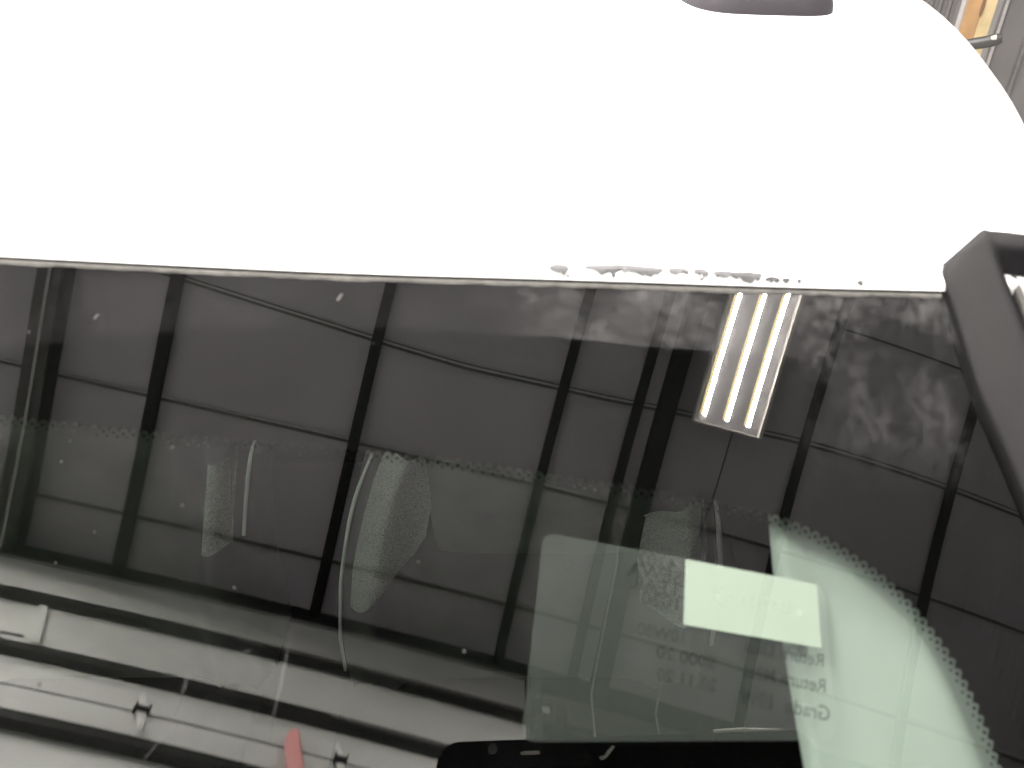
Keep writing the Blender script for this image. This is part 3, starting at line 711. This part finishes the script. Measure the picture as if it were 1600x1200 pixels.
for i, (da, db, t) in enumerate(((-.6, 3.2, 'added unseen strip lamp further into the hall behind the mirrored one'), (-4.65, -.85, 'added unseen strip lamp left of the mirrored one, nearest the door'), (-5.4, 2.9, 'added unseen strip lamp at the far left over the back of the hall'),
                                 (-4.65, .75, 'added unseen strip lamp at the left, second in its row from the door'), (-2.5, 2.9, 'added unseen strip lamp over the middle of the vehicle roof'))):
    c = copy_tree(lamp, None, E1 * da + E2 * db + Vector((0, 0, .14))); c['label'] = t  # unseen copies, added to brighten the door and ceiling

sw = MB(); sw.bbox(7.6, 7.7, -2.2, 8, 0, 6.2); tag(sw.build('light_block_wall', M['header'], None, B(7.65, 2, 0)), kind='structure')  # unseen dark wall, added to block light from the right
# back wall seen past the roof edge
bw = tag(empty('back_wall', B(1.5, 5.6, 0)), kind='structure')
def ribs(a0, a1, pitch, duty, depth, m, name):
    a = a0
    while a < a1 - 1e-6:
        w = min(pitch, a1 - a); g = MB(); y = 5.6; pr = [(0, y), (pitch * (1 - duty) , y), (pitch * (1 - duty * .75), y - depth), (pitch * (1 - duty * .25), y - depth), (pitch, y)]
        g.grid([[B(a + q, b, 0) for q, b in pr], [B(a + q, b, 6.2) for q, b in pr]], False); g.build(name, M[m], bw); a += pitch
ribs(.40, 1.46, .052, .6, .016, 'siding', 'siding_rib')
ribs(1.46, 1.52, .06, .7, .02, 'siding2', 'corner_trim')
ribs(1.655, 1.75, .0475, .7, .022, 'siding2', 'siding_rib')
ribs(1.75, 4.3, .17, .18, .022, 'siding', 'siding_panel')
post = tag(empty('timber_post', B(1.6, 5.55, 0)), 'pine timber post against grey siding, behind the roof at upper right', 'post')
g = MB(); g.poly([B(1.515, 5.58, 0), B(1.575, 5.46, 0), B(1.575, 5.46, 6.1), B(1.515, 5.58, 6.1)]); g.build('shaded_face', M['wood_shaded'], post)
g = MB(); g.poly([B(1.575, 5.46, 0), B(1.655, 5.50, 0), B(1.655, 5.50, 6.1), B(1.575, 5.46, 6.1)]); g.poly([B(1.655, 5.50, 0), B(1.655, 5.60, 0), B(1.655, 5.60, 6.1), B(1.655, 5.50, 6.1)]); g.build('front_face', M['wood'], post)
g = MB(); n = 10
g.poly([B(1.572 + .012 * math.cos(t), 5.455, 1.31 + .05 * math.sin(t) * (1 if math.sin(t) < 0 else 1.6)) for t in [2 * math.pi * k / n for k in range(n)]]); g.build('knot', M['knot'], post)
pp = tag(empty('wall_pipe', B(1.6, 5.4, 1.14)), 'dark grey pipe stub crossing in front of the timber post', 'pipe')
g = MB(); g.tube([B(1.45, 5.38, 1.10), B(1.50, 5.38, 1.115), B(1.62, 5.38, 1.14), B(1.675, 5.38, 1.155), B(1.70, 5.38, 1.162)], [.02, .030, .034, .034, .028], 14); g.build('pipe_body', M['pipe'], pp)
g = MB(); g.tube([B(1.64, 5.36, 1.163), B(1.665, 5.355, 1.172)], [.012, .016], 10); g.build('pipe_cap', M['pale'], pp)

# tablet that takes the picture, mirrored along the lower edge
tb = tag(empty('tablet', (.09, -.01, 1.95)), 'black tablet mirrored along the bottom of the windshield', 'tablet')
fwd = Vector((0, math.cos(PITCH), -math.sin(PITCH))); upv = Vector((0, math.sin(PITCH), math.cos(PITCH))); rgt = Vector((1, 0, 0)); C0 = Vector((0, 0, 2.0))
def TP(x, y, z): return C0 + rgt * x + upv * y + fwd * z
def rrect(x0, x1, y0, y1, r, z, n=6):
    o = []
    for cx, cy, a0 in ((x1 - r, y1 - r, 0), (x0 + r, y1 - r, 90), (x0 + r, y0 + r, 180), (x1 - r, y0 + r, 270)):
        o += [TP(cx + r * math.cos(R(a0 + 90 * k / n)), cy + r * math.sin(R(a0 + 90 * k / n)), z) for k in range(n + 1)]
    return o
g = MB(); g.grid([rrect(-.036, .222, -.165, .0045, .014, -.018), rrect(-.036, .222, -.165, .0045, .014, -.008)], False, True); g.poly(rrect(-.036, .222, -.165, .0045, .014, -.018)); g.poly(rrect(-.036, .222, -.165, .0045, .014, -.008)[::-1])
g.build('case', M['tablet'], tb)
g = MB(); g.tube([TP(.152, .0058, -.010), TP(.170, .0060, -.010), TP(.201, .0056, -.010)], [.0013, .0017, .0008], 8); g.build('bar_glint', M['tablet_glint'], tb)
g = MB(); g.grid([[TP(x + .0012 * math.cos(a), -.0028 + .0012 * math.sin(a) * .8, -.0078) for a in [k * math.pi / 5 for k in range(10)]] for x in (.0195, .029)], True, True); g.poly(rrect(.019, .031, -.0038, -.0018, .0009, -.0075)[::-1]); g.build('ellipse_glint', M['tablet_glint'], tb)
g = MB(); g.poly([TP(.070 + q[0], -.004 + q[1], -.0075) for q in ((0, -.002), (.004, -.0015), (.006, .001), (.0095, .0035), (.0115, .0028), (.009, .0005), (.005, -.003), (.001, -.004))][::-1]); g.build('corner_glint', M['tablet_glint'], tb)
g = MB(); g.poly([TP(.003 * math.cos(a), .003 * math.sin(a), -.0076) for a in [-k * math.pi / 10 for k in range(20)]]); g.build('lens', M['lens'], tb)
